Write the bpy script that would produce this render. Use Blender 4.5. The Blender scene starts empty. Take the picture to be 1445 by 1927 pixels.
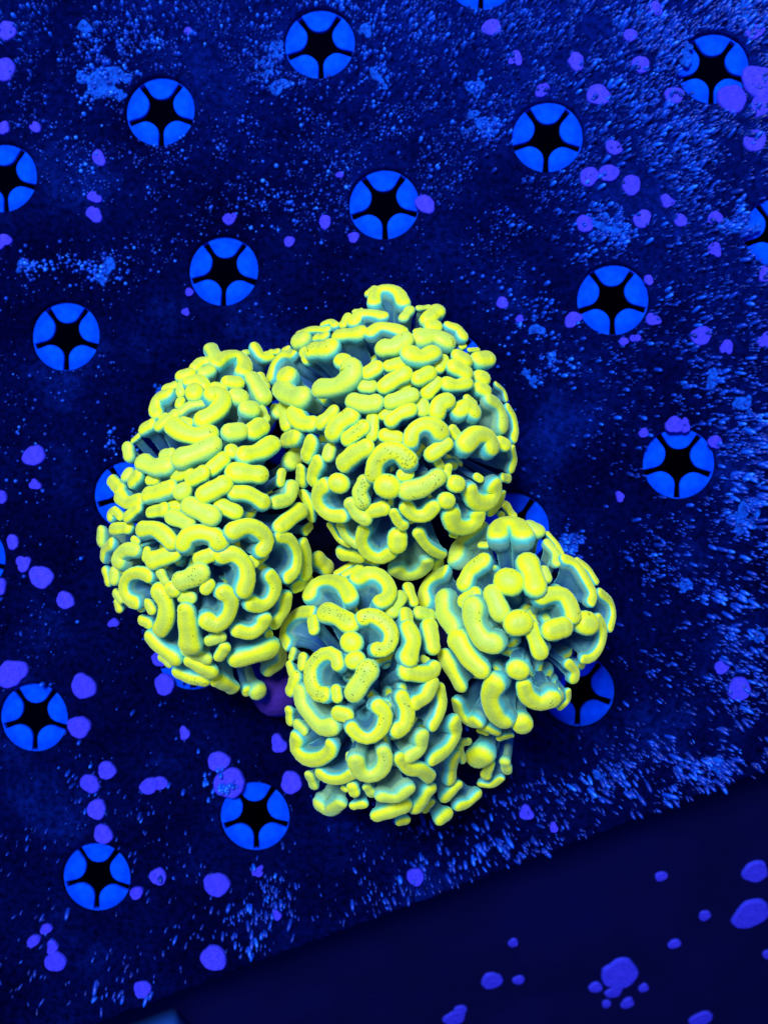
import bpy, math, random
import numpy as np
from mathutils import Vector, Matrix

random.seed(7); rng = np.random.default_rng(11)
scn = bpy.context.scene
col = scn.collection
MM = 0.001

# ------------------------------------------------------------------ camera
CAM = np.array([68.74, -32.32, 184.67])            # millimetres above the plate
C2W = np.array([[0.99874769, -0.00044785, 0.05002860],
                [0.00031280, 0.99999629, 0.00270738],
                [-0.05002962, -0.00268834, 0.99874412]])
FPX, PX0, PY0 = 1900.0, 722.5, 963.5
cam = bpy.data.cameras.new('camera'); cam_ob = bpy.data.objects.new('camera', cam); col.objects.link(cam_ob)
m4 = Matrix([[*C2W[r], CAM[r] * MM] for r in range(3)] + [[0, 0, 0, 1]])
cam_ob.matrix_world = m4
cam.sensor_fit = 'HORIZONTAL'; cam.sensor_width = 36.0; cam.lens = 36.0 * FPX / 1445.0
cam.clip_start = 0.005; cam.clip_end = 10.0
cam.dof.use_dof = True; cam.dof.focus_distance = 0.158; cam.dof.aperture_fstop = 30.0
scn.camera = cam_ob

# ------------------------------------------------------------------ world, lamps, exposure
w = bpy.data.worlds.new('World'); scn.world = w; w.use_nodes = True
bg = w.node_tree.nodes['Background']
bg.inputs[0].default_value = (0.03, 0.13, 0.75, 1); bg.inputs[1].default_value = 0.65

def area_lamp(name, loc, target, size, power, colour):
    l = bpy.data.lights.new(name, 'AREA'); l.shape = 'DISK'; l.size = size; l.energy = power; l.color = colour
    o = bpy.data.objects.new(name, l); col.objects.link(o)
    o.location = loc
    o.rotation_euler = (Vector(target) - Vector(loc)).to_track_quat('-Z', 'Y').to_euler()
    return o
area_lamp('reef_lamp', (-0.02, 0.17, 0.55), (0.06, -0.03, 0.02), 0.16, 5.4, (0.80, 0.90, 1.0))

scn.view_settings.view_transform = 'Standard'; scn.view_settings.look = 'None'
scn.view_settings.gamma = 1.0; scn.view_settings.exposure = 0.0
scn.view_settings.use_curve_mapping = False

# ------------------------------------------------------------------ helpers
def ray(px, py):
    return C2W @ np.array([(px - PX0) / FPX, -(py - PY0) / FPX, -1.0])
def at(px, py, z=0.0):
    """the point at height z (mm) that shows at this place of the photograph"""
    d = ray(px, py); return CAM + d * ((z - CAM[2]) / d[2])
def mm_per_px(z):
    return (CAM[2] - z) / FPX

def mesh_ob(name, verts, faces, mat, parent=None, loc=None, smooth=True):
    v = np.asarray(verts, float)
    o_loc = np.zeros(3) if loc is None else np.asarray(loc, float)
    me = bpy.data.meshes.new(name)
    me.from_pydata([tuple(p) for p in (v - o_loc) * MM], [], faces); me.update()
    if smooth: me.polygons.foreach_set('use_smooth', [True] * len(me.polygons))
    if mat: me.materials.append(mat)
    o = bpy.data.objects.new(name, me); col.objects.link(o)
    o.location = o_loc * MM
    if parent is not None:
        o.parent = parent
        base = np.zeros(3); p = parent
        while p is not None:
            base += np.array(p.location); p = p.parent
        o.location = o_loc * MM - base
    return o

def float_attr(me, name, vals):
    a = me.attributes.new(name, 'FLOAT', 'POINT'); a.data.foreach_set('value', np.asarray(vals, np.float32))

class NT:
    def __init__(s, name):
        s.m = bpy.data.materials.new(name); s.m.use_nodes = True
        s.t = s.m.node_tree; s.b = s.t.nodes['Principled BSDF']
    def n(s, typ, **kw):
        nd = s.t.nodes.new(typ)
        for k, v in kw.items(): setattr(nd, k, v)
        return nd
    def l(s, a, b): s.t.links.new(a, b)
    def ramp(s, stops):
        r = s.n('ShaderNodeValToRGB'); e = r.color_ramp.elements
        while len(e) < len(stops): e.new(0.5)
        for el, (p, c) in zip(e, stops): el.position = p; el.color = (*c, 1)
        return r
    def math(s, op, a, b=None, c=None):
        nd = s.n('ShaderNodeMath', operation=op)
        for i, v in enumerate((a, b, c)):
            if v is None: continue
            if isinstance(v, (int, float)): nd.inputs[i].default_value = v
            else: s.l(v, nd.inputs[i])
        return nd.outputs[0]
    def noise(s, vec, scale, detail=2.0, rough=0.5):
        nd = s.n('ShaderNodeTexNoise'); nd.inputs['Scale'].default_value = scale
        nd.inputs['Detail'].default_value = detail; nd.inputs['Roughness'].default_value = rough
        s.l(vec, nd.inputs['Vector']); return nd.outputs['Fac']
    def mix(s, fac, a, b, typ='MIX'):
        nd = s.n('ShaderNodeMix', data_type='RGBA', blend_type=typ)
        if isinstance(fac, (int, float)): nd.inputs[0].default_value = fac
        else: s.l(fac, nd.inputs[0])
        for i, v in ((6, a), (7, b)):
            if isinstance(v, tuple): nd.inputs[i].default_value = (*v, 1)
            else: s.l(v, nd.inputs[i])
        return nd.outputs[2]
    def bump(s, h, strength, dist):
        nd = s.n('ShaderNodeBump'); nd.inputs['Strength'].default_value = strength
        nd.inputs['Distance'].default_value = dist; s.l(h, nd.inputs['Height'])
        s.l(nd.outputs[0], s.b.inputs['Normal'])

# ------------------------------------------------------------------ materials
def coral_material(name, spotted):
    m = NT(name)
    at_ = m.n('ShaderNodeAttribute', attribute_name='cap').outputs['Fac']
    tc = m.n('ShaderNodeTexCoord').outputs['Object']
    oi = m.n('ShaderNodeObjectInfo').outputs['Random']
    ns = m.noise(tc, 900, 3, 0.6)
    v = m.math('ADD', at_, m.math('MULTIPLY', m.math('SUBTRACT', ns, 0.5), 0.12))
    v = m.math('ADD', v, m.math('MULTIPLY', m.math('SUBTRACT', oi, 0.5), 0.07))
    r = m.ramp([(0.0, (0.008, 0.032, 0.16)), (0.22, (0.016, 0.070, 0.27)), (0.36, (0.050, 0.17, 0.24)), (0.46, (0.13, 0.31, 0.22)), (0.535, (0.07, 0.46, 0.48)),
                (0.60, (0.16, 0.62, 0.36)), (0.665, (0.50, 0.76, 0.10)), (0.75, (0.75, 0.80, 0.010)), (0.86, (0.66, 0.72, 0.022)), (1.0, (0.47, 0.58, 0.06))])
    m.l(v, r.inputs[0])
    # faint mottling; some tips paler and greener than others
    pale = m.math('MULTIPLY', m.math('GREATER_THAN', m.math('FRACT', m.math('MULTIPLY', oi, 7.31)), 0.76), 0.30)
    capm = m.math('MULTIPLY', pale, m.math('GREATER_THAN', at_, 0.3))
    c = m.mix(capm, r.outputs[0], (0.38, 0.62, 0.12))
    grain = m.noise(tc, 5200, 2, 0.7)
    gm = m.n('ShaderNodeMapRange'); gm.inputs[1].default_value = 0.3; gm.inputs[2].default_value = 0.7
    gm.inputs[3].default_value = 0.86; gm.inputs[4].default_value = 1.08; m.l(grain, gm.inputs[0])
    gv = m.n('ShaderNodeCombineXYZ')
    for i in range(3): m.l(gm.outputs[0], gv.inputs[i])
    c = m.mix(1.0, c, gv.outputs[0], 'MULTIPLY')
    if True:
        vo = m.n('ShaderNodeTexVoronoi'); vo.inputs['Scale'].default_value = 2300; vo.inputs['Randomness'].default_value = 1
        m.l(tc, vo.inputs['Vector'])
        dot = m.math('LESS_THAN', vo.outputs['Distance'], 0.27)
        where = m.math('GREATER_THAN', m.noise(tc, 520, 1), 0.50 if spotted else 0.68)
        dot = m.math('MULTIPLY', m.math('MULTIPLY', dot, where), m.math('GREATER_THAN', at_, 0.66))
        c = m.mix(m.math('MULTIPLY', dot, 0.85), c, (0.07, 0.10, 0.015))
    m.l(c, m.b.inputs['Base Color'])
    # the tissue fluoresces under the actinic lamp: it gives off a little of its own colour
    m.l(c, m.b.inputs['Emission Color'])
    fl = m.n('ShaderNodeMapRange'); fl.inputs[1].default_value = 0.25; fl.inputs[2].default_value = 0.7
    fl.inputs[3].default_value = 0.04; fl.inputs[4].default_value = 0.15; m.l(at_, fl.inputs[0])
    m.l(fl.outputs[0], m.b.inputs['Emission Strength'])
    m.b.inputs['Roughness'].default_value = 0.36
    m.b.inputs['Specular IOR Level'].default_value = 0.16
    m.b.inputs['Sheen Weight'].default_value = 0.5
    m.b.inputs['Sheen Roughness'].default_value = 0.35
    m.b.inputs['Sheen Tint'].default_value = (0.25, 0.95, 0.80, 1)
    m.bump(m.math('ADD', m.math('MULTIPLY', grain, 0.25), m.noise(tc, 620, 2, 0.5)), 0.35, 0.0005)
    return m.m
M_CORAL = coral_material('coral_tissue', False)
M_SPOT = coral_material('coral_tissue_spotted', True)

def plain(name, base, rough, c2=None, scale=300, bump=0.0, spec=0.3):
    m = NT(name); tc = m.n('ShaderNodeTexCoord').outputs['Object']
    n = m.noise(tc, scale, 4, 0.6)
    rr = m.ramp([(0.3, base), (0.7, c2 or base)]); m.l(n, rr.inputs[0])
    m.l(rr.outputs[0], m.b.inputs['Base Color']); m.b.inputs['Roughness'].default_value = rough
    m.b.inputs['Specular IOR Level'].default_value = spec
    if bump: m.bump(n, bump, 0.0004)
    return m
M_FLESH = plain('oral_tissue', (0.012, 0.03, 0.12), 0.5, (0.03, 0.07, 0.20), 400, 0.3).m
M_SKEL = plain('skeleton_crust', (0.03, 0.006, 0.16), 0.8, (0.06, 0.015, 0.30), 500, 0.6).m
M_DARKSKEL = plain('skeleton_shaft', (0.004, 0.006, 0.03), 0.9, (0.012, 0.010, 0.07), 500, 0.6, 0.05).m
M_FLAP = plain('flap_plastic', (0.000, 0.028, 0.64), 0.6, (0.001, 0.080, 0.95), 330, 0.25, 0.0).m
M_WALL = plain('tank_wall_glass', (0.0012, 0.0012, 0.030), 0.7, (0.002, 0.002, 0.05), 40, 0, 0.05).m
M_FLOOR = plain('tank_floor_black', (0.0006, 0.0006, 0.012), 0.9, None, 40, 0, 0.0).m
M_BLOCK = plain('mount_plastic', (0.004, 0.03, 0.22), 0.6, (0.006, 0.05, 0.32), 60, 0, 0.1).m

def plate_material():
    m = NT('plate_plastic'); tc = m.n('ShaderNodeTexCoord').outputs['Object']
    film = m.noise(tc, 42, 5, 0.62)
    fr = m.ramp([(0.40, (0.0002, 0.0005, 0.015)), (0.56, (0.0003, 0.0012, 0.028)), (0.72, (0.0006, 0.005, 0.085))])
    m.l(film, fr.inputs[0])
    fine = m.noise(tc, 900, 4, 0.7)
    f2 = m.n('ShaderNodeMapRange'); f2.inputs[1].default_value = 0.35; f2.inputs[2].default_value = 0.75
    f2.inputs[3].default_value = 0.45; f2.inputs[4].default_value = 2.6; m.l(fine, f2.inputs[0])
    gv = m.n('ShaderNodeCombineXYZ')
    for i in range(3): m.l(f2.outputs[0], gv.inputs[i])
    # over the algae film, surface glare painted in as lighter blue towards upper right
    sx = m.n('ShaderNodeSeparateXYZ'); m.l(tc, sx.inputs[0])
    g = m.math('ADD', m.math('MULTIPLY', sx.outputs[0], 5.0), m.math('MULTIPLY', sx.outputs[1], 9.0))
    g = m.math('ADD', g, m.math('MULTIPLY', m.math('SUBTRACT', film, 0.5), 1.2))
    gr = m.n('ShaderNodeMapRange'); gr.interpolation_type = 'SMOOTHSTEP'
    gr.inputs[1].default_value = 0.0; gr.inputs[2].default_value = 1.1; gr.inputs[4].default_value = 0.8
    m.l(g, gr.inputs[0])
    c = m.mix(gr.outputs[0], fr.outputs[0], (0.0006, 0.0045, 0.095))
    c = m.mix(1.0, c, gv.outputs[0], 'MULTIPLY')
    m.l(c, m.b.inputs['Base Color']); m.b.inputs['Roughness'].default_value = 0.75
    m.b.inputs['Specular IOR Level'].default_value = 0.0
    m.bump(fine, 0.6, 0.0003)
    return m.m
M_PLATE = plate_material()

def crust_material():
    m = NT('coralline_crust'); tc = m.n('ShaderNodeTexCoord').outputs['Object']
    oi = m.n('ShaderNodeObjectInfo').outputs['Random']
    n = m.noise(tc, 1400, 3, 0.6)
    r = m.ramp([(0.3, (0.030, 0.026, 0.58)), (0.7, (0.070, 0.050, 0.88))]); m.l(n, r.inputs[0])
    a = m.n('ShaderNodeAttribute', attribute_name='rim').outputs['Fac']
    c = m.mix(m.math('MULTIPLY', a, 0.75), r.outputs[0], (0.010, 0.030, 0.55))
    c = m.mix(m.math('MULTIPLY', oi, 0.40), c, (0.022, 0.022, 0.50))
    m.l(c, m.b.inputs['Base Color']); m.b.inputs['Roughness'].default_value = 0.8
    m.b.inputs['Specular IOR Level'].default_value = 0.1
    m.bump(n, 0.5, 0.0003)
    return m.m
M_CRUST = crust_material()

def speck_material():
    m = NT('algae_specks')
    a = m.n('ShaderNodeAttribute', attribute_name='tint').outputs['Fac']
    r = m.ramp([(0.0, (0.0006, 0.006, 0.11)), (0.5, (0.0015, 0.030, 0.40)), (0.8, (0.003, 0.10, 0.80)), (1.0, (0.02, 0.22, 0.98))])
    m.l(a, r.inputs[0]); m.l(r.outputs[0], m.b.inputs['Base Color'])
    m.b.inputs['Roughness'].default_value = 0.35; m.b.inputs['Specular IOR Level'].default_value = 0.22
    return m.m
M_SPECK = speck_material()

# ------------------------------------------------------------------ frag plate with its five-flap holes
P = 32.0
GX = np.array([0.92896956, 0.37015612, 0.0]); GY = np.array([0.37015612, -0.92896956, 0.0])
def lat(i, j, z=0.0):
    return GX * (i * P) + GY * (j * P) + np.array([0, 0, z])
HR = 6.5            # hole radius
TH = 5.0            # plate thickness
J_EDGE = 3.775
NOHOLE = {(3, 3)}
plate_org = lat(1.5, 1.0)
I0, I1, J0 = -4, 7, -4
def plate_mesh():
    V = []; F = []
    def add(p): V.append(p); return len(V) - 1
    NS = 48
    for i in range(I0, I1 + 1):
        for j in range(J0, 4):
            hi_j = 0.5 if j < 3 else J_EDGE - 3
            if (i, j) in NOHOLE:
                q = [add(lat(i + a, j + b)) for a, b in ((-.5, -.5), (.5, -.5), (.5, hi_j), (-.5, hi_j))]
                F.append(q[::-1]); continue
            ring0 = []; ring1 = []; ring2 = []; sq = []
            for k in range(NS):
                t = 2 * math.pi * k / NS; c, s = math.cos(t), math.sin(t)
                sc = 0.5 / max(abs(c), abs(s))
                x, y = c * sc, s * sc
                if y > 0: y *= hi_j / 0.5
                sq.append(add(lat(i + x, j + y)))
                # chamfered rim, then the bore
                ring0.append(add(lat(i, j) + (GX * c + GY * s) * (HR + 0.25)))
                ring1.append(add(lat(i, j, -0.25) + (GX * c + GY * s) * HR))
                ring2.append(add(lat(i, j, -TH) + (GX * c + GY * s) * HR))
            for k in range(NS):
                n = (k + 1) % NS
                F.append([sq[k], ring0[k], ring0[n], sq[n]])
                F.append([ring0[k], ring1[k], ring1[n], ring0[n]])
                F.append([ring1[k], ring2[k], ring2[n], ring1[n]])
    # front edge with a small rounding, and the underside rim
    a, b = I0 - .5, I1 + .5
    n = 200
    prof = [(0, 0), (0.3, -0.1), (0.55, -0.4), (0.6, -1.0), (0.6, -TH)]
    rows = [[add(lat(a + (b - a) * k / n, J_EDGE + dx / P) + np.array([0, 0, dz]) +
                 GY * (0.22 * math.sin(k * 1.7) * math.sin(k * 0.63) if dx > 0 else 0)) for k in range(n + 1)] for dx, dz in prof]
    for r in range(len(rows) - 1):
        for k in range(n): F.append([rows[r][k], rows[r + 1][k], rows[r + 1][k + 1], rows[r][k + 1]])
    return V, F
V, F = plate_mesh()
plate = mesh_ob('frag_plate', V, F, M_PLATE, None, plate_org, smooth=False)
plate['label'] = 'dark blue coral frag plate with rows of round five-flap holes'
plate['category'] = 'frag plate'

# one flap, seen from the hole's centre, pointing along +X
def flap_mesh():
    half = math.radians(36) - math.asin(0.085)
    pts = [(HR * math.cos(a), HR * math.sin(a)) for a in np.linspace(-half, half, 13)]
    tip = 0.39 * HR
    c0 = np.array(pts[-1])
    d_arm = np.array([math.cos(math.radians(36)), math.sin(math.radians(36))])
    c1 = c0 - d_arm * HR * 0.30
    c2 = np.array([tip, 0.30 * HR]); c3 = np.array([tip, 0.0])
    side = []
    for t in np.linspace(0, 1, 9)[1:]:
        side.append((1 - t) ** 3 * c0 + 3 * (1 - t) ** 2 * t * c1 + 3 * (1 - t) * t * t * c2 + t ** 3 * c3)
    pts += [tuple(p) for p in side]
    pts += [(p[0], -p[1]) for p in side[::-1][1:]]
    ctr = np.array([HR * 0.72, 0])
    V = []; F = []; n = len(pts)
    for z, s in ((-1.12, 0.93), (-1.18, 0.975), (-1.35, 0.995), (-1.9, 0.99)):
        for p in pts:
            q = ctr + (np.array(p) - ctr) * s; V.append((q[0], q[1], z))
    for r in range(3):
        for k in range(n):
            m_ = (k + 1) % n; F.append([r * n + k, (r + 1) * n + k, (r + 1) * n + m_, r * n + m_])
    V.append((ctr[0], ctr[1], -1.08)); c = len(V) - 1
    for k in range(n): F.append([c, k, (k + 1) % n])
    me = bpy.data.meshes.new('flap')
    me.from_pydata([tuple(np.array(v) * MM) for v in V], [], F); me.update()
    me.polygons.foreach_set('use_smooth', [True] * len(F)); me.materials.append(M_FLAP)
    return me
flap_me = flap_mesh()
def ring_mesh():
    V = []; F = []; NS = 40
    for r, z in ((HR - 0.02, -1.25), (HR - 0.22, -1.4), (HR - 0.22, -2.4)):
        for k in range(NS):
            t = 2 * math.pi * k / NS; V.append((r * math.cos(t) * MM, r * math.sin(t) * MM, z * MM))
    for q in range(2):
        for k in range(NS):
            F.append([q * NS + k, q * NS + (k + 1) % NS, (q + 1) * NS + (k + 1) % NS, (q + 1) * NS + k])
    me = bpy.data.meshes.new('hole_ring'); me.from_pydata(V, [], F); me.update(); me.materials.append(M_FLAP); return me
ring_me = ring_mesh()
HOLES = [(0, 0), (1, 0), (2, 0), (3, 0), (4, 0), (1, -1), (2, -1), (3, 1), (3, 2), (2, 3), (0, -1), (-1, 2), (-1, 3), (0, 3),
         (4, 1), (-1, 1), (0, 1), (0, 2), (1, 3), (2, 2), (3, -1), (4, -1), (1, 1), (2, 1), (1, 2), (5, 0), (-2, 3), (-1, 0), (4, 2)]
for (i, j) in HOLES:
    o = bpy.data.objects.new('hole_ring', ring_me); col.objects.link(o); o.parent = plate
    o.location = (lat(i, j) - plate_org) * MM
    o.rotation_euler.z = random.uniform(-0.04, 0.04)
    for k in range(5):
        f = bpy.data.objects.new('flap', flap_me); col.objects.link(f); f.parent = o
        f.rotation_euler = (random.uniform(-.02, .02), random.uniform(-.03, .03), math.radians(90 + 72 * k))

# ------------------------------------------------------------------ tank floor and sloping wall beside the plate
fl = mesh_ob('tank_floor', [(-700, -700, -120), (800, -700, -120), (800, 700, -120), (-700, 700, -120)], [[0, 1, 2, 3]], M_FLOOR, None, (0, 0, -120), False)
fl['kind'] = 'structure'
SL = math.radians(33)
w0 = lat(1.0, J_EDGE - 0.25, -TH - 2.0)
wd = GY * math.cos(SL) - np.array([0, 0, 1]) * math.sin(SL)     # down the slope
def wall_pt(u, v): return w0 + GX * u + wd * v
wn = np.cross(wd, GX); wn = wn / np.linalg.norm(wn); wn = wn if wn[2] > 0 else -wn
wv = []
for th in (0.0, -3.0):
    for u, v in ((-260, 0), (260, 0), (260, 165), (-260, 165)): wv.append(wall_pt(u, v) + wn * th)
wall = mesh_ob('tank_wall', wv, [[0, 1, 2, 3], [7, 6, 5, 4], [0, 4, 5, 1], [1, 5, 6, 2], [2, 6, 7, 3], [3, 7, 4, 0]], M_WALL, None, wall_pt(0, 60), False)
wall['kind'] = 'structure'
def on_wall(px, py):
    d = ray(px, py); s = np.dot(w0 - CAM, wn) / np.dot(d, wn); return CAM + d * s

# blurred pale-blue mounting block under the plate edge
bc = on_wall(298, 1942)
def rounded_block(c, ax, ay, az, hx, hy, hz, r):
    V = []; F = []; n = 0
    prof = [(-hz, 1.0), (hz - r, 1.0), (hz - r * .3, (1 - .3 * r / hx)), (hz, 1 - r / hx)]
    for z, s in prof:
        for k in range(24):
            t = 2 * math.pi * k / 24; e = 0.28
            x = math.copysign(abs(math.cos(t)) ** e, math.cos(t)); y = math.copysign(abs(math.sin(t)) ** e, math.sin(t))
            V.append(c + ax * x * hx * s + ay * y * hy * s + az * z)
    for q in range(3):
        for k in range(24): F.append([q * 24 + k, q * 24 + (k + 1) % 24, (q + 1) * 24 + (k + 1) % 24, (q + 1) * 24 + k])
    F.append([3 * 24 + k for k in range(24)]); F.append([k for k in range(24)][::-1])
    return V, F
V, F = rounded_block(bc + wn * 3.0, GX, wd, wn, 6.6, 5.5, 3.0, 2.4)
blk = mesh_ob('mounting_block', V, F, M_BLOCK, None, bc)
blk['label'] = 'small blurred pale blue block on the dark wall beneath the plate edge'; blk['category'] = 'mounting block'

# ------------------------------------------------------------------ coralline crusts (grown on the plate, on the wall)
def crust(parent, c, ex, ey, n, rx, ry, h, irregular):
    NS = 30; V = []; F = []; rim = []
    ph = [random.uniform(0, 6.28) for _ in range(6)]
    notch = random.uniform(0, 6.28); nd = irregular * random.choice((0, 0.25, 0.5))
    def rad(t):
        r = 1 + 0.05 * math.sin(2 * t + ph[0]) + 0.05 * math.sin(3 * t + ph[1]) + 0.025 * math.sin(5 * t + ph[2]) + 0.018 * math.sin(9 * t + ph[3])
        r += irregular * (0.13 * math.sin(2 * t + ph[4]) + 0.09 * math.sin(3 * t + ph[5]))
        d = abs((t - notch + math.pi) % (2 * math.pi) - math.pi); r *= 1 - nd * math.exp(-(d / 0.38) ** 2)
        return r
    prof = [(0.0, 0.62, 0.1), (0.28, 0.72, 0), (0.42, 0.55, 0.5), (0.60, 0.80, 0), (0.70, 0.66, 0.55), (0.86, 0.98, 0), (0.94, 0.72, .6), (1.0, 0.30, 1), (1.01, -0.1, 1)]
    V.append(c + n * h * prof[0][1]); rim.append(0)
    for f, z, rm in prof[1:]:
        for k in range(NS):
            t = 2 * math.pi * k / NS; r = rad(t) * f
            V.append(c + ex * rx * r * math.cos(t) + ey * ry * r * math.sin(t) + n * (h * z + random.uniform(-.03, .03))); rim.append(rm)
    for k in range(NS): F.append([0, 1 + k, 1 + (k + 1) % NS])
    for q in range(len(prof) - 2):
        b0 = 1 + q * NS; b1 = b0 + NS
        for k in range(NS): F.append([b0 + k, b1 + k, b1 + (k + 1) % NS, b0 + (k + 1) % NS])
    o = mesh_ob('coralline_crust', V, F, M_CRUST, parent, c)
    float_attr(o.data, 'rim', rim)
    return o
X = np.array([1., 0, 0]); Y = np.array([0, 1., 0]); Z = np.array([0, 0, 1.])
CR = """925 52 17;15 58 18;8 132 24;187 298 15;180 372 13;178 403 15;433 411 13;8 455 15;8 243 13;68 240 11;800 385 18;612 418 13;665 447 11
545 455 11;357 550 8;350 587 8;65 858 21;67 912 11;3 935 13;45 1060 16;78 1086 22;25 1020 13;0 1105 15;124 1130 17;158 1292 25;150 1368 22;202 1450 18
170 1475 18;302 1474 14;281 1479 17;183 1523 19;195 1570 19;412 1433 20;432 1474 30;525 1400 16;548 1473 21;348 1380 11;298 1650 17;408 1665 24;258 1680 12
403 1803 25;105 1810 20;100 1782 12;65 1770 12;88 1748 11;268 1862 16;487 1640 11;522 1722 9;782 1650 17;310 1288 19;215 1172 10;990 1530 13;1041 1557 9
1108 333 18;1145 327 18;1187 349 18;1155 278 15;1083 117 16;1020 170 13;1125 180 22;970 112 14;1205 122 17;1100 422 16;1208 412 17;1255 380 13;1268 180 17
1377 186 26;1427 152 30;1438 200 24;1420 265 20;1318 632 19;1366 655 13;1268 800 17;1285 799 14;1210 815 9;1078 602 16;1345 832 13;1166 935 9;945 570 11
978 600 8;1173 643 8;1195 637 9;1220 527 9;1228 602 13;1390 1297 22;1358 1255 14;1230 18 14;1185 68 13;1440 515 14;300 1240 15;18 1270 26;35 1262 20;1420 60 16
640 330 7;355 60 8;1345 410 13;1280 415 12;1440 640 14;1345 470 14"""
for k, s in enumerate(CR.replace('\n', ';').split(';')):
    x, y, r = map(float, s.split()); c = at(x, y, 0.0); q = r * mm_per_px(0) * 1.04
    a = random.uniform(0, 3.1); ex = X * math.cos(a) + Y * math.sin(a); ey = -X * math.sin(a) + Y * math.cos(a)
    crust(plate, c, ex, ey, Z, q * random.uniform(.95, 1.08), q * random.uniform(.88, 1.0), random.uniform(.5, .9), 1.0 if (r < 17 and random.random() < .6) else 0.15)
M_FUZZ = plain('algae_fuzz', (0.001, 0.012, 0.16), 0.9, (0.004, 0.10, 0.80), 1500, 1.0, 0.05).m
FZ = [(195, 150, 30), (212, 172, 20), (180, 165, 14), (160, 50, 13), (520, 95, 17), (505, 128, 14), (522, 162, 15), (690, 55, 12), (706, 140, 13), (720, 158, 11), (895, 165, 16), (918, 238, 20), (890, 215, 10),
      (1140, 425, 20), (1165, 440, 16), (1115, 445, 11), (1290, 110, 15), (1210, 30, 16), (1395, 30, 20), (205, 500, 16), (190, 525, 13), (40, 500, 12), (1405, 955, 22), (1398, 985, 18), (1340, 715, 16),
      (1395, 760, 17), (1070, 1022, 17), (1425, 1198, 14), (1350, 1440, 20), (1125, 1460, 10), (1395, 425, 20), (1010, 620, 13), (1040, 675, 11), (300, 735, 8), (1290, 1100, 12), (340, 1275, 10), (990, 705, 10), (1003, 718, 10)]
for x, y, r in FZ:
    q = r * mm_per_px(0); a = random.uniform(0, 3.1); e = random.uniform(.65, 1.0)
    for t in range(4):
        dx, dy = (0, 0) if t == 0 else (random.gauss(0, r * .7), random.gauss(0, r * .7))
        f = 1.0 if t == 0 else random.uniform(.3, .6)
        b = a + random.uniform(-.5, .5)
        oo = crust(plate, at(x + dx, y + dy, 0.0), X * math.cos(b) + Y * math.sin(b), -X * math.sin(b) + Y * math.cos(b), Z, q * f, q * f * e, random.uniform(.25, .45), 1.6)
        oo.name = 'algae_patch'; oo.data.materials[0] = M_FUZZ
CW = """1420 1640 24;1412 1720 34;1325 1722 11;1268 1775 11;1243 1648 11;1165 1832 36;1120 1857 13;1155 1865 15;1210 1858 9;1180 1887 13;1318 1917 20
925 1845 20;975 1843 11;965 1773 9;855 1915 20;1443 1795 9;865 1900 12;1140 1888 8"""
for s in CW.replace('\n', ';').split(';'):
    x, y, r = map(float, s.split()); c = on_wall(x, y)
    q = r * np.linalg.norm(c - CAM) / FPX * 0.97
    crust(wall, c + wn * 0.03, GX, wd, wn, q, q * random.uniform(.9, 1.15), 0.6, 0.7 if r in (36, 13, 15) else 0.1)

# ------------------------------------------------------------------ the hammer coral
HEADS = dict(upper=(748, 800, 236, 282, 15.0, 21.0), left=(390, 978, 208, 335, 13.0, 22.0),
             lower=(700, 1312, 180, 258, 14.0, 23.0), right=(985, 1185, 186, 214, 14.0, 21.0))
HK = list(HEADS)
def head_of(px, py):
    return min(HK, key=lambda k: ((px - HEADS[k][0]) / HEADS[k][2]) ** 2 + ((py - HEADS[k][1]) / HEADS[k][3]) ** 2)
def dome(k, px, py, lift=0.0, flat=1.0):
    cx, cy, a, b, zc, hz = HEADS[k]
    dx, dy = (px - cx) / a, (py - cy) / b
    d = math.hypot(dx, dy)
    e = min(d, 0.975)
    z = zc + hz * math.sqrt(1 - e * e)
    if d > 0.975: z -= (d - 0.975) * 26.0
    sc = mm_per_px(zc)
    g = e / max(d, 1e-6)
    n = np.array([dx * g / (a * sc), -dy * g / (b * sc), math.sqrt(1 - e * e) / hz]); n /= np.linalg.norm(n)
    p = at(px, py, max(z, 3.0))
    if lift: 
        d_ = CAM - p; p = p + d_ / np.linalg.norm(d_) * lift
    return p, n

def catmull(P_, n):
    P_ = [np.asarray(p, float) for p in P_]
    if len(P_) == 2: return [P_[0] + (P_[1] - P_[0]) * t for t in np.linspace(0, 1, n)]
    Q = [2 * P_[0] - P_[1]] + P_ + [2 * P_[-1] - P_[-2]]
    seg = len(P_) - 1; out = []
    for t in np.linspace(0, seg - 1e-9, n):
        i = int(t); u = t - i; a, b, c, d = Q[i:i + 4]
        out.append(0.5 * (2 * b + (c - a) * u + (2 * a - 5 * b + 4 * c - d) * u * u + (3 * b - a - 3 * c + d) * u ** 3))
    # even spacing
    o = np.array(out); L = np.concatenate([[0], np.cumsum(np.linalg.norm(np.diff(o, axis=0), axis=1))])
    return [np.array([np.interp(s, L, o[:, k]) for k in range(o.shape[1])]) for s in np.linspace(0, L[-1], n)]

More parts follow.
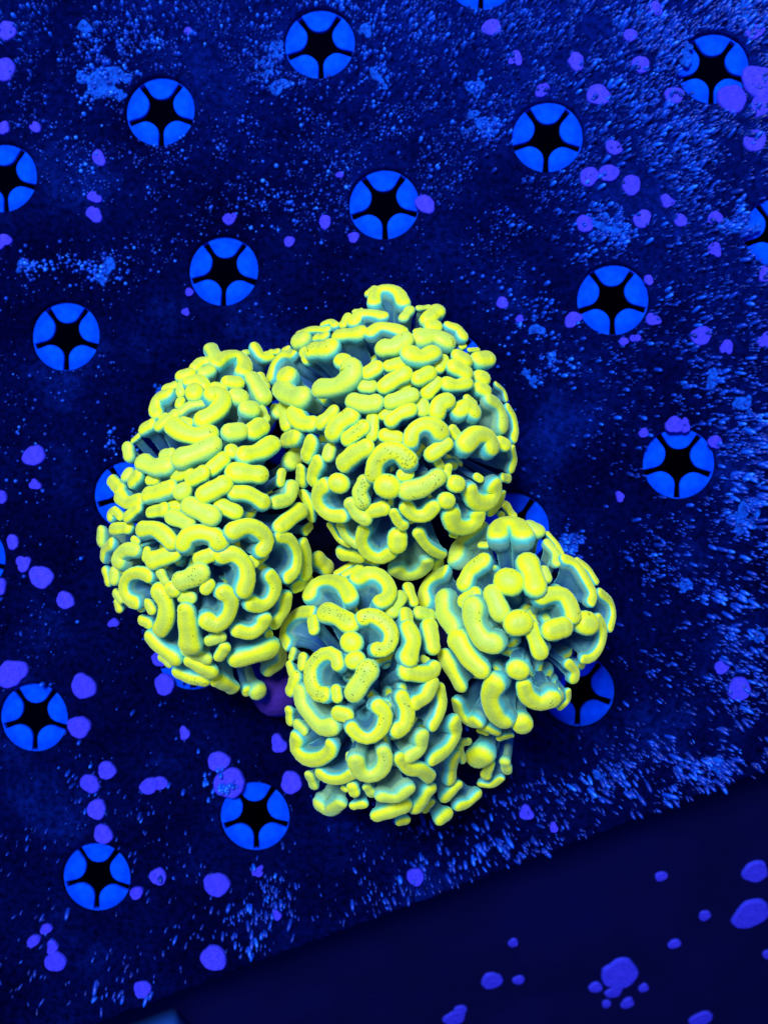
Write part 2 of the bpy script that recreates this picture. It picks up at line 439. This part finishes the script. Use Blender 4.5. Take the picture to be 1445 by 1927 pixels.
NU, NE = 11, 5
def tentacle_geo(mid, n, r, core, rnd):
    """mid: 3-D medial line of the hammer bar, n: cap direction, r: bar radius, core: where the stalk comes from"""
    M = np.array(mid)
    ln = np.linalg.norm(M[-1] - M[0])
    if ln < 1.2 * r:                                    # a round knob: lay its short crest across the cap direction
        c0 = M.mean(axis=0); g = (M - c0) - np.outer((M - c0) @ n, n)
        if np.linalg.norm(g[-1] - g[0]) < 0.25 * r:
            e = np.cross(n, [0.3, 0.9, 0.2]); e /= np.linalg.norm(e)
            g = np.outer(np.linspace(-1, 1, len(M)), e) * 0.16 * r
        M = c0 + g
    c_arc = M[len(M) // 2]; c_ch = (M[0] + M[-1]) / 2
    sag = c_ch - c_arc
    piv = c_arc + sag * 0.70
    T = np.gradient(M, axis=0); T /= np.linalg.norm(T, axis=1)[:, None] + 1e-9
    S = np.cross(np.tile(n, (len(M), 1)), T); S /= np.linalg.norm(S, axis=1)[:, None] + 1e-9
    u = np.linspace(-1, 1, len(M))
    ph = rnd.uniform(0, 6.28, 4)
    half = np.linalg.norm(M[-1] - M[0]) / 2 + 1e-6
    vary = min(1.0, half / (1.3 * r)) ** 2
    rad = r * (1 + vary * (0.03 * np.cos(2 * u + ph[0]) + 0.07 * (u * u - 0.4) + 0.05 * np.sin(4.2 * u + ph[1]) + rnd.uniform(-0.11, 0.11) * u))
    # outline: (index into medial line, direction)
    out = []
    for k in range(len(M)): out.append((k, S[k]))
    for a in np.linspace(0, math.pi, NE + 2)[1:-1]: out.append((len(M) - 1, S[-1] * math.cos(a) + T[-1] * math.sin(a)))
    for k in range(len(M) - 1, -1, -1): out.append((k, -S[k]))
    for a in np.linspace(0, math.pi, NE + 2)[1:-1]: out.append((0, -S[0] * math.cos(a) - T[0] * math.sin(a)))
    no = len(out)
    to = core - piv; Ls = np.linalg.norm(to); to /= Ls
    und = piv - n * r * 1.3 + sag * 0.15
    B = piv + to * min(Ls * 0.92, 17.0)
    mid_ctrl = und - n * r * 2.2 + (B - und) * 0.12
    def path(h): return (1 - h) ** 2 * B + 2 * (1 - h) * h * mid_ctrl + h * h * und
    base_s = min(0.62, 1.7 / half)
    rows = [('p', 0.00, base_s * 0.6, 0.75, 0.00), ('p', 0.30, base_s * .65, 0.68, 0.10), ('p', 0.55, base_s * 0.8, 0.62, 0.20), ('p', 0.78, max(base_s, 0.48), 0.58, 0.30),
            ('p', 0.95, 0.66, 0.58, 0.37), ('b', -1.0, 0.80, 0.68, 0.42), ('b', -0.72, 0.90, 0.82, 0.47), ('b', -0.38, 0.97, 0.94, 0.53), ('b', 0.0, 1, 1.0, 0.585),
            ('b', 0.30, 1, 0.955, 0.64), ('b', 0.56, 1, 0.83, 0.72), ('b', 0.78, 1, 0.62, 0.82), ('b', 0.92, 1, 0.37, 0.92), ('b', 0.98, 1, 0.12, 1.0)]
    V = []; cap = []
    sl = np.linalg.norm(sag); sh = sag / (sl + 1e-9); sw = min(1.0, sl / (0.9 * r))
    for typ, h, s, rf, c in rows:
        if typ == 'p': O = path(h)
        for (k, d) in out:
            if typ == 'p':
                m_ = O + (M[k] - piv) * s; conc = max(0.0, float(np.dot(d, sh))) * sw
                V.append(m_ + d * rad[k] * rf * (1 + 0.35 * conc * h))
            else:
                m_ = piv + (M[k] - piv) * s + n * rad[k] * h * (1.0 if h < 0 else 0.80)
                conc = max(0.0, float(np.dot(d, sh))) * sw
                V.append(m_ + d * rad[k] * rf * (1 + (0.50 * conc * min(1.0, -h * 1.6) if h < 0 else 0)))
            cap.append(c - (0.085 * conc if 0.4 < c < 0.8 else 0.045 * conc if c > 0.4 else 0))
    F = []
    for q in range(len(rows) - 1):
        for k in range(no):
            m2 = (k + 1) % no
            F.append([q * no + k, q * no + m2, (q + 1) * no + m2, (q + 1) * no + k])
    # close the crest along the medial line
    b0 = (len(rows) - 1) * no
    L = len(M)
    for k in range(L - 1):
        F.append([b0 + k, b0 + k + 1, b0 + L + NE + (L - 2 - k), b0 + L + NE + (L - 1 - k)])
    F.append([b0 + L - 1] + [b0 + L + e for e in range(NE)] + [b0 + L + NE])
    F.append([b0 + 2 * L + NE - 1] + [b0 + 2 * L + NE + e for e in range(NE)] + [b0])
    return np.array(V), F, cap

# traced tips: per crop of the photograph (origin x, y), "layer width x y x y ..." in crop pixels; depth comes from the head's dome
TIPS = {
(180, 630): """0 115 1045 125 1080 190 1090 250;-1 95 905 300 950 255 1010 240;0 120 990 350 1030 330;1 110 1095 265 1170 200 1290 190 1355 270 1335 345;0 120 790 380 850 360
0 110 850 430 930 410 985 470;1 145 895 510 900 540;-1 85 780 470 770 530;-1 80 770 600 765 640;-2 80 640 490 720 460;0 105 660 545 570 580 540 680 560 720;0 120 1200 430 1280 440
-1 90 1085 470 1150 480;1 150 1285 560 1297 572;1 150 1060 545 1130 540 1155 610 1080 710 970 770;0 75 770 700 860 640 980 620;0 95 575 830 650 770 720 730;0 110 440 860 510 820
-1 55 590 740 630 735;1 150 710 830 800 890 930 920 1030 900;0 80 790 780 850 800;1 165 780 1120 920 1070 1060 1000;0 100 295 1030 305 1100;-1 50 340 960 390 920
1 155 440 1160 540 1200 650 1190;-1 100 620 1090 680 1080;0 125 1050 1220 1150 1130;0 115 1230 1050 1240 1067;-1 115 730 1280 830 1240;1 125 870 1310 970 1255
0 100 300 1250 290 1290;1 120 340 1330 390 1280""",
(180, 880): """0 110 150 115 230 205;0 120 235 265 300 320 400 300;1 145 475 250 580 225 680 190;1 135 775 225 800 205;1 150 985 245 1160 155;-1 90 500 115 545 110;-1 85 700 340 760 345
1 155 855 345 1050 440;0 125 1140 350 1270 405;0 105 495 405 620 380;1 85 290 450 390 365;0 80 140 450 150 410 175 395;0 70 190 400 225 440;0 125 695 445 840 505;0 100 165 555 300 545
0 110 65 585 60 670;1 130 425 560 540 555 640 620 690 680;1 145 795 700 840 620 960 590 1080 620 1120 680;0 95 160 690 100 740 80 820;1 120 370 750 280 745 225 800 220 850
-1 60 350 650 380 670;-1 70 470 750 460 820;0 145 530 840 710 780;0 115 940 830 1050 790;1 135 1140 800 1240 780 1340 860 1370 980 1340 1110;0 80 100 940 120 1040;1 110 175 950 185 1010
1 110 490 980 400 950 300 980 265 1090 310 1200 380 1225;-1 70 250 930 280 920;0 75 590 950 630 1030;*1 160 770 1030 860 1000 950 950;1 120 690 1090 710 1110;1 100 1000 1100 1030 1060
0 100 790 1170 870 1180;-1 80 190 1140 230 1190;-1 70 200 1220 215 1280;-1 80 400 1270 470 1230 510 1290""",
(260, 1080): """1 140 195 160 255 280 250 420 200 505;2 165 440 330 475 640;1 130 770 165 840 220 820 360 720 460 620 420;1 115 1190 10 1240 100 1200 230 1110 290 1020 265;0 115 1330 210 1310 330 1235 440
1 120 900 510 1020 530 1110 470 1140 410;0 90 640 610 750 570;1 95 735 750 785 670;1 155 890 770 1040 730 1200 670;0 90 1300 680 1290 800 1180 880;1 130 115 570 200 660 330 750
0 105 440 690 620 770;1 115 470 790 660 890;*0 120 365 890 480 940 590 955;0 120 720 960 860 1040;0 140 1080 1050 1085 1070;-1 90 980 1040 990 1070;-1 60 210 760 280 820;-2 90 40 420 100 450
-1 70 1180 540 1185 560;-1 70 1370 820 1400 900;-1 60 1390 760 1410 700""",
(430, 530): """0 100 240 610 300 690 370 680;-1 60 150 650 170 640;-1 50 380 640 450 635;-1 60 510 620 540 610;0 90 600 660 500 665 420 760 390 870;1 170 530 860 545 870;2 165 475 960 560 1030 670 1050
1 135 220 880 315 1040;0 70 290 860 345 950;1 150 170 1160 205 1160;-1 80 300 1160 330 1240;1 150 15 1370 100 1355;1 150 215 1360 290 1310;1 150 650 540 675 530;-1 70 640 480 750 440 900 440
0 80 800 510 880 500;*2 160 765 630 930 610;0 90 690 640 720 710;-1 65 860 390 930 370 970 400;-1 70 1040 390 1080 320;-1 40 1140 270 1200 260;0 100 1140 370 1190 310 1290 295 1400 320
1 120 995 490 1190 470;1 105 1290 470 1370 420 1480 430 1570 460;1 140 1040 720 1042 732;2 165 835 965 980 950 1110 860 1115 800;1 125 1270 830 1340 780;0 115 1230 950 1290 950
1 140 1130 1080 1240 1110 1330 1100;1 140 600 1200 670 1280 760 1290;0 100 840 1280 955 1170;-1 110 510 1130 530 1300;-2 90 430 1150 440 1200;1 150 950 1370 1000 1290 1110 1220;0 100 1310 1240 1300 1400""",
(700, 530): """1 110 20 200 30 110 110 75 230 100 285 200;-1 70 -30 110 20 70;2 145 110 600 200 590 300 530;0 90 110 1210 160 1200;0 80 285 330 340 260;1 125 500 350 560 290 590 270;-1 45 420 240 520 230
1 120 530 410 570 410;1 95 690 405 770 440 815 500;1 140 440 520 560 500 680 550;0 60 400 460 440 445;2 150 345 665 450 690 550 650;-1 50 810 590 830 580;1 115 775 675 850 715
1 145 970 705 1035 710;-1 40 880 620 960 615;1 105 155 765 260 740;0 90 610 780 645 710;1 125 740 775 850 830;1 125 420 880 515 830;1 130 110 950 200 890 290 840;1 110 680 930 770 940 860 920
0 110 500 1010 580 920;0 130 975 870 1000 880;0 125 975 970 1010 990;1 125 170 1090 360 1030;-1 80 280 960 310 955;1 115 175 1260 250 1200 345 1160;0 115 455 1120 460 1170
1 130 680 1080 610 1110 590 1190;1 135 785 1180 850 1140 920 1190;0 70 860 1060 920 1110;1 105 1050 1070 1130 1120 1170 1220 1175 1320;0 75 1220 1140 1270 1230 1290 1350 1270 1420
-1 40 1120 930 1190 990 1215 1070""",
(700, 780): """0 115 120 190 230 215;0 85 730 140 775 200;2 135 350 250 370 160 460 95 560 110 620 170;2 150 845 270 930 190 1040 200 1080 300;2 120 540 360 670 270;*2 145 15 550 30 440 110 345 230 330 330 420
1 110 280 550 320 540;2 190 135 645 147 657;*2 150 320 690 450 660 590 570;0 70 590 420 620 470;0 70 690 480 670 560;2 135 757 625 760 632;2 130 668 775 672 785;0 65 950 565 975 585
2 140 880 690 910 770 1010 800 1100 730 1095 640;0 70 1070 880 1150 800 1175 720;-1 60 1210 820 1280 920;1 110 1165 250 1190 280;0 70 1265 310 1280 400 1255 500;0 70 1180 570 1235 580
2 140 710 900 740 990 840 1020 930 970 950 900;1 115 310 840 380 910 480 910 550 840;1 85 195 890 240 970 285 1010;1 115 -10 880 100 850;1 155 230 1110 228 1170;1 85 420 1070 480 1170 560 1240 640 1275
1 135 770 1310 800 1190 900 1110 990 1040;2 165 1140 1120 1150 1040 1230 1000 1320 1020 1370 1110;-1 55 1165 905 1175 915;-1 50 720 1085 760 1095;-1 60 990 1185 1040 1185
1 110 215 1400 300 1450 400 1440 490 1370 500 1320;-1 90 600 1330 600 1400""",
(430, 780): """*1 125 1080 220 1220 120;1 135 520 230 620 205;1 140 760 260 715 370;1 110 1230 1040 1205 1140 1270 1250 1380 1300 1470 1250;1 150 145 370 280 340 390 270;1 155 60 525 280 545
1 125 55 710 180 720 310 795;0 140 560 430 620 370;0 95 660 490 660 610;1 125 820 440 775 530 770 600;0 105 915 310 910 380;2 145 1045 440 1150 350 1250 300;0 70 480 530 470 620
1 110 420 800 540 760 570 660;2 115 880 640 820 700 830 820 920 910 1040 920;3 155 995 620 1005 627;0 80 680 720 740 830 750 940;1 125 460 1020 650 870;-1 70 690 1060 740 1010
2 110 1110 810 1170 900 1240 950;*1 120 1230 610 1190 700 1210 790;2 130 40 1060 180 1010 310 1080 345 1170 300 1235;1 95 450 1110 550 1130 615 1260 600 1410 530 1480;0 110 670 1170 700 1280 690 1440
0 125 810 1310 890 1390;-1 110 1030 1260 1190 1290;-1 50 920 1000 1000 1130 1090 1180;0 75 1020 1010 1070 1110 1160 1180;0 75 200 1320 235 1350""",
(500, 1030): """-1 60 650 240 780 160 900 130 1000 160;-1 70 720 250 850 190;2 125 405 440 460 340 590 305 710 350 775 470;2 125 830 290 920 245 1040 270 1120 370 1110 460 1040 500
*2 125 885 640 970 620 1080 690 1140 800 1100 920 1010 930;*2 155 545 590 660 630 770 700;1 95 430 660 440 750;2 170 770 860 795 872;1 95 430 590 300 600 200 700 170 810 215 890
2 145 1285 730 1330 850 1290 1000;-1 95 260 370 390 300;*2 120 660 1060 640 980 540 960 430 1060 410 1220 470 1330 540 1340;2 140 795 1030 830 1020;*2 165 800 1320 880 1200 925 1120;1 90 640 1290 650 1360
0 110 280 1180 230 1300;0 80 340 1000 330 1080;-1 110 1220 450 1150 580;0 110 1270 600 1275 670;-1 80 1290 360 1340 500""",
(520, 1280): """2 125 220 100 240 220 330 350 420 430 510 420;1 130 1130 150 1180 270 1160 400 1095 450;2 115 920 230 985 300 960 430 850 530 740 500 680 430;2 130 200 520 190 620 280 710 400 710 500 640 510 590
1 80 190 400 250 460;0 75 120 280 125 380;2 122 720 720 750 820 850 870 960 810 990 700 970 640;1 100 400 840 480 890 600 890 690 840;0 65 665 680 665 720;0 75 300 860 340 960;1 110 390 1120 480 1180 590 1110
1 95 690 970 710 1010;-1 50 610 980 630 990;0 75 700 1140 790 1120;0 75 820 970 870 1030;2 110 950 1050 1080 1060 1190 980;1 110 1110 700 1190 800 1300 810 1390 880;1 115 1310 510 1300 620 1200 690
1 120 910 1230 1050 1180 1160 1140;0 80 1120 1280 1170 1270;1 130 1380 990 1310 1090 1270 1150;0 60 1350 1180 1400 1110;1 120 560 300 640 320""",
(740, 1030): """2 135 650 330 700 220 820 130;1 110 480 225 350 290 290 400 300 500;2 130 120 1125 240 1150 350 1130 370 1090;2 120 350 1230 290 1350 200 1410;1 105 235 595 340 620;2 160 590 840 680 990 800 1110
2 115 470 990 540 1130 610 1260;2 155 460 460 470 600 550 720;2 130 325 720 360 910;0 120 650 490 740 420;2 165 730 540 730 680 820 840 920 870;3 150 900 420 970 590;3 210 1045 310 1052 322
3 200 1110 690 1150 680;2 120 1240 720 1290 850 1330 950;-1 60 270 1010 300 1030""",
(790, 1180): """1 105 170 560 190 680 150 820 110 890;2 110 300 860 320 970 240 1110 110 1200;0 110 300 1180 270 1380;0 65 360 1110 390 1210;-1 55 390 1055 440 1040;1 190 520 1180 580 1140;0 80 640 1230 600 1340
0 80 770 1220 790 1300;-1 60 560 1420 650 1430 740 1370;2 105 340 670 370 770 450 850 530 850;2 160 690 500 640 620 690 780 770 850;1 165 920 860 930 880;2 165 885 375 890 387
2 140 940 520 970 620 1080 680 1190 640;1 70 1230 580 1265 640 1220 690;0 50 1340 580 1340 660 1270 730;1 80 1340 330 1400 400 1390 470;0 55 730 440 760 460;-1 50 540 940 600 960;0 70 600 910 700 960
-1 50 720 1010 830 980;0 96 347 1614 433 1589 506 1517;0 115 183 1734 241 1700;0 96 231 1541 337 1435""",
(880, 960): """1 125 560 160 630 190;3 175 540 480 590 600 610 700;2 130 660 790 780 760 870 780 930 880 950 960;1 80 690 550 720 620;3 165 750 1090 870 1060;2 185 1065 1020 1075 1030
1 75 1170 980 1220 1080 1200 1230 1120 1340 1040 1350;0 70 1190 750 1280 830 1310 950 1280 1070;0 75 720 300 800 400 800 480;-1 40 720 210 800 300 850 390;1 85 870 450 970 490 1060 630 1130 760 1110 840
0 55 990 460 1090 540 1160 650""",
}
SC = 300.0 / 1445.0
base_pt = at(640, 1120, 0.0)
coral = bpy.data.objects.new('hammer_coral', None); col.objects.link(coral); coral.location = base_pt * MM
coral.empty_display_size = 0.01
coral['label'] = 'glowing yellow-green hammer coral colony with four heads of crescent-tipped tentacles'
coral['category'] = 'coral'

def blob(c, rx, ry, rz, nlat, nlon, amp, seed):
    r_ = np.random.default_rng(seed); ph = r_.uniform(0, 6.28, 6); V = []; F = []
    for i in range(nlat + 1):
        th = math.pi * i / nlat
        for j in range(nlon):
            f = 2 * math.pi * j / nlon
            k = 1 + amp * (math.sin(3 * f + ph[0]) * math.sin(th) + 0.7 * math.sin(5 * f + 3 * th + ph[1]) * math.sin(th))
            V.append(c + np.array([rx * math.sin(th) * math.cos(f) * k, ry * math.sin(th) * math.sin(f) * k, rz * math.cos(th) * k]))
    for i in range(nlat):
        for j in range(nlon):
            F.append([i * nlon + j, (i + 1) * nlon + j, (i + 1) * nlon + (j + 1) % nlon, i * nlon + (j + 1) % nlon])
    return V, F

head_ob = {}; core = {}
for q, k in enumerate(HK):
    cx, cy, a, b, zc, hz = HEADS[k]; sc = mm_per_px(zc)
    c = at(cx, cy, zc) ; core[k] = c + np.array([0, 0, -1.0])
    V, F = blob(c + np.array([0, 0, -1.0]), a * sc * 0.58, b * sc * 0.58, hz * 0.50, 20, 36, 0.06, q)
    head_ob[k] = mesh_ob('polyp_head', V, F, M_FLESH, coral, c)
    # skeleton branch carrying the head, rising from the common foot
    pth = catmull([base_pt + (c - base_pt) * np.array([.12, .12, 0]) + np.array([0, 0, -0.5]), base_pt + (c - base_pt) * np.array([.62, .62, .35]), c + np.array([0, 0, -4.0])], 12)
    V = []; F = []; NS = 20
    for i, p in enumerate(pth):
        t = i / 11; r = 6.5 + 4.0 * t
        for j in range(NS):
            f = 2 * math.pi * j / NS; rr = r * (1 + 0.05 * math.cos(7 * f) + 0.05 * math.sin(3 * f + 5 * t))
            V.append(p + np.array([rr * math.cos(f), rr * math.sin(f), 0]))
    for i in range(11):
        for j in range(NS): F.append([i * NS + j, i * NS + (j + 1) % NS, (i + 1) * NS + (j + 1) % NS, (i + 1) * NS + j])
    mesh_ob('skeleton_branch', V, F, M_DARKSKEL, coral, base_pt)
# the bare purple stub of an old branch that shows between two heads
V, F = blob(at(520, 1283, 5.0), 5.2, 6.2, 6.5, 14, 24, 0.05, 9)
mesh_ob('skeleton_stub', V, F, M_SKEL, coral, at(520, 1283, 0.0))

ntip = 0
for (ox, oy), txt in TIPS.items():
    for s in txt.replace('\n', ';').split(';'):
        spotted = s.startswith('*'); v = [float(x) for x in s.lstrip('*').split()]
        layer, wpx = v[0], v[1] * SC
        pts2 = [(ox + v[i] * SC, oy + v[i + 1] * SC) for i in range(2, len(v), 2)]
        pts2 = catmull([np.array(p) for p in pts2], NU)
        mx = np.mean([p[0] for p in pts2]); my = np.mean([p[1] for p in pts2])
        k = head_of(mx, my)
        P3 = []; N3 = []
        for p in pts2:
            q, n = dome(k, p[0], p[1], layer * 0.85); P3.append(q); N3.append(n)
        n = np.mean(N3, axis=0)
        rnd = np.random.default_rng(1000 + ntip)
        zs = np.array(P3)[:, 2]; zm = zs.mean()
        zs = zs + rnd.uniform(-0.5, 0.5) * np.linspace(-1, 1, NU) * min(1.0, np.linalg.norm(P3[-1] - P3[0]) / 4.0)
        # a bar hugs the dome but is stiffer than it
        P3 = [at(p[0], p[1], zm + (z - zm) * 0.75) for p, z in zip(pts2, zs)]
        vw = CAM - P3[NU // 2]; vw /= np.linalg.norm(vw)
        n = n / np.linalg.norm(n) * 0.85 + vw * 0.55 + rnd.normal(0, 0.07, 3) + np.array([0, 0.42, 0]) * min(1, max(0, (1180 - my) / 320.0)); n /= np.linalg.norm(n)
        r = wpx * 0.5 * mm_per_px(zm) * 1.22
        V, F, cap = tentacle_geo(P3, n, r, core[k], rnd)
        o = mesh_ob('tentacle', V, F, M_SPOT if spotted else M_CORAL, head_ob[k], P3[NU // 2])
        float_attr(o.data, 'cap', cap)
        ntip += 1
print('traced tips', ntip)

# shorter tentacles standing deeper between the outer ones: too many and too hidden to count
for q, k in enumerate(HK):
    cx, cy, a, b, zc, hz = HEADS[k]; rnd = np.random.default_rng(50 + q)
    VV = []; FF = []; CC = []; off = 0
    for t in range(46):
        d = math.sqrt(rnd.uniform(0, 1)) * 0.86; f = rnd.uniform(0, 6.28)
        px, py = cx + a * d * math.cos(f), cy + b * d * math.sin(f)
        p, n = dome(k, px, py); p = core[k] + (p - core[k]) * rnd.uniform(0.70, 0.80)
        e = np.cross(n, rnd.normal(0, 1, 3)); e /= np.linalg.norm(e); hl = rnd.uniform(0.4, 1.7)
        M3 = [p + e * hl * s + n * 0.25 * (1 - s * s) for s in np.linspace(-1, 1, NU)]
        V, F, cap = tentacle_geo(M3, n, rnd.uniform(0.8, 1.05), core[k], rnd)
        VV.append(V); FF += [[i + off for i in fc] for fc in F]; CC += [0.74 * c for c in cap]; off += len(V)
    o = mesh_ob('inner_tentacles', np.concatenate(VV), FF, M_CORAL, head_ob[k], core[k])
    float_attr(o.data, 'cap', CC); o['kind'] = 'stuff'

# ------------------------------------------------------------------ algae growth on the plate: countless specks and short filaments
def inv_px(p):
    d = np.asarray(p) - CAM; c = C2W.T @ d; return PX0 + FPX * c[0] / -c[2], PY0 - FPX * c[1] / -c[2]
PATCH = [(195, 150, 42, 48, 90), (215, 90, 45, 40, 30), (515, 110, 35, 70, 60), (700, 120, 40, 70, 60), (650, 20, 60, 30, 40), (895, 165, 16, 16, 18), (920, 240, 26, 28, 40),
         (1145, 430, 45, 38, 110), (1225, 40, 60, 50, 60), (1285, 120, 50, 40, 50), (1240, 230, 60, 40, 60), (1410, 40, 40, 40, 40), (1390, 420, 40, 40, 40), (1000, 600, 60, 60, 70),
         (1040, 690, 50, 40, 30), (200, 510, 40, 30, 40), (60, 505, 40, 22, 26), (150, 500, 60, 25, 30), (1405, 960, 40, 60, 70), (1360, 1130, 60, 40, 40), (1400, 900, 60, 60, 50),
         (1385, 1210, 40, 40, 30), (1075, 1025, 18, 26, 40), (425, 1478, 28, 26, 50), (1330, 1440, 60, 30, 50), (1150, 1470, 70, 35, 30), (950, 1590, 90, 35, 45), (830, 1620, 70, 30, 22),
         (470, 1750, 40, 40, 26), (230, 1870, 70, 25, 14), (60, 1330, 40, 30, 20), (220, 830, 40, 25, 26), (520, 390, 60, 40, 50), (300, 60, 80, 40, 60), (1420, 830, 40, 60, 60), (1330, 720, 60, 50, 40)]
def density(x, y):
    top = max(0, 1 - y / 620.0); right = max(0, (x - 900) / 545.0); bot = 0
    edge = 1455 + (1445 - x) * 0.361
    e = edge - y
    if x > 480 and 0 < e < 150: bot = 0.55
    d = 0.10 + 1.15 * top * (0.35 + 0.65 * min(1, x / 350)) + 0.55 * right * (1.0 if y < 1150 else 0.55) + 0.55 * bot
    dc = math.hypot((x - 640) / 560, (y - 1040) / 620)
    if dc < 1: d *= 0.55
    return d
def speck_cloud():
    VV = []; FF = []; TT = []; off = 0
    ang = [2 * math.pi * k / 6 for k in range(6)]
    lob = np.array([[random.random() for _ in range(4)] for _ in range(40)])
    def add(px, py, size, tint):
        nonlocal off
        if py > 1455 + (1445 - px) * 0.361 - 3: return
        c = at(px, py, 0.0)
        # skip the holes
        lc = np.array([np.dot(c, GX), np.dot(c, GY)]) / P; ij = np.round(lc)
        if (int(ij[0]), int(ij[1])) in HOLES and np.linalg.norm(lc - ij) * P < HR + 0.2: return
        # filaments lie over in the current, more so away from the sheltered part
        dx, dy = px - 330, py - 700; D = math.hypot(dx, dy)
        lean = min(1.0, max(0, D - 420) / 800.0)
        dirv = np.array([dx, -dy, 0]) / (D + 1e-6)
        a0 = random.gauss(0, 0.28); dirv = np.array([dirv[0] * math.cos(a0) - dirv[1] * math.sin(a0), dirv[0] * math.sin(a0) + dirv[1] * math.cos(a0), 0])
        r = size * 0.5 * mm_per_px(0)
        up = np.array([0, 0, 1.0])
        axis = up * 0.75 + dirv * lean * 1.1; axis /= np.linalg.norm(axis)
        L = r * random.uniform(1.5, 2.6) * (1 + 1.5 * lean)
        e1 = np.cross(axis, [0.3, 1, 0.1]); e1 /= np.linalg.norm(e1); e2 = np.cross(axis, e1)
        base = c + np.array([0, 0, -0.02])
        for h, rr in ((0, 0.75), (0.45, 1.0), (0.82, 0.72)):
            for a in ang:
                VV.append(base + axis * L * h + (e1 * math.cos(a) + e2 * math.sin(a)) * r * rr); TT.append(tint * (0.55 + 0.45 * h))
        VV.append(base + axis * L); TT.append(tint)
        for q in range(2):
            for k in range(6):
                FF.append([off + q * 6 + k, off + q * 6 + (k + 1) % 6, off + q * 6 + 6 + (k + 1) % 6, off + q * 6 + 6 + k])
        for k in range(6): FF.append([off + 12 + k, off + 12 + (k + 1) % 6, off + 18])
        off += 19
    from mathutils import noise
    n = 0
    for t in range(130000):
        x, y = random.uniform(-70, 1515), random.uniform(-70, 1900)
        nz = noise.noise(Vector((x * 0.009, y * 0.009, 3.1))) + 0.6 * noise.noise(Vector((x * 0.03, y * 0.03, 8.1)))
        if random.random() > density(x, y) * max(0.04, 0.32 + 1.0 * nz): continue
        big = random.random()
        size = random.uniform(2.0, 4.8) if big < 0.86 else random.uniform(4.8, 9.5)
        tint = min(1, max(0.05, random.betavariate(1.7, 2.9) + (0.12 if size > 5 else 0) + 0.15 * nz))
        add(x, y, size, tint); n += 1
    for (x, y, rx, ry, m_) in PATCH:
        for t in range(int(m_ * 3.2)):
            px, py = random.gauss(x, rx * 0.62), random.gauss(y, ry * 0.62)
            nz = noise.noise(Vector((px * 0.045, py * 0.045, 5.0)))
            if nz < -0.05: continue
            add(px, py, random.choice((2.5, 3.5, 4.5, 6, 8)) * random.uniform(.8, 1.3), min(1, max(0.1, 0.48 + nz * 0.7 + random.uniform(-.2, .3)))); n += 1
    print('specks', n)
    return VV, FF, TT
V, F, T_ = speck_cloud()
o = mesh_ob('algae_specks', V, F, M_SPECK, None, plate_org)
float_attr(o.data, 'tint', T_)
o['kind'] = 'stuff'; o['label'] = 'tiny pale blue algae specks and filaments covering the plate'; o['category'] = 'algae'
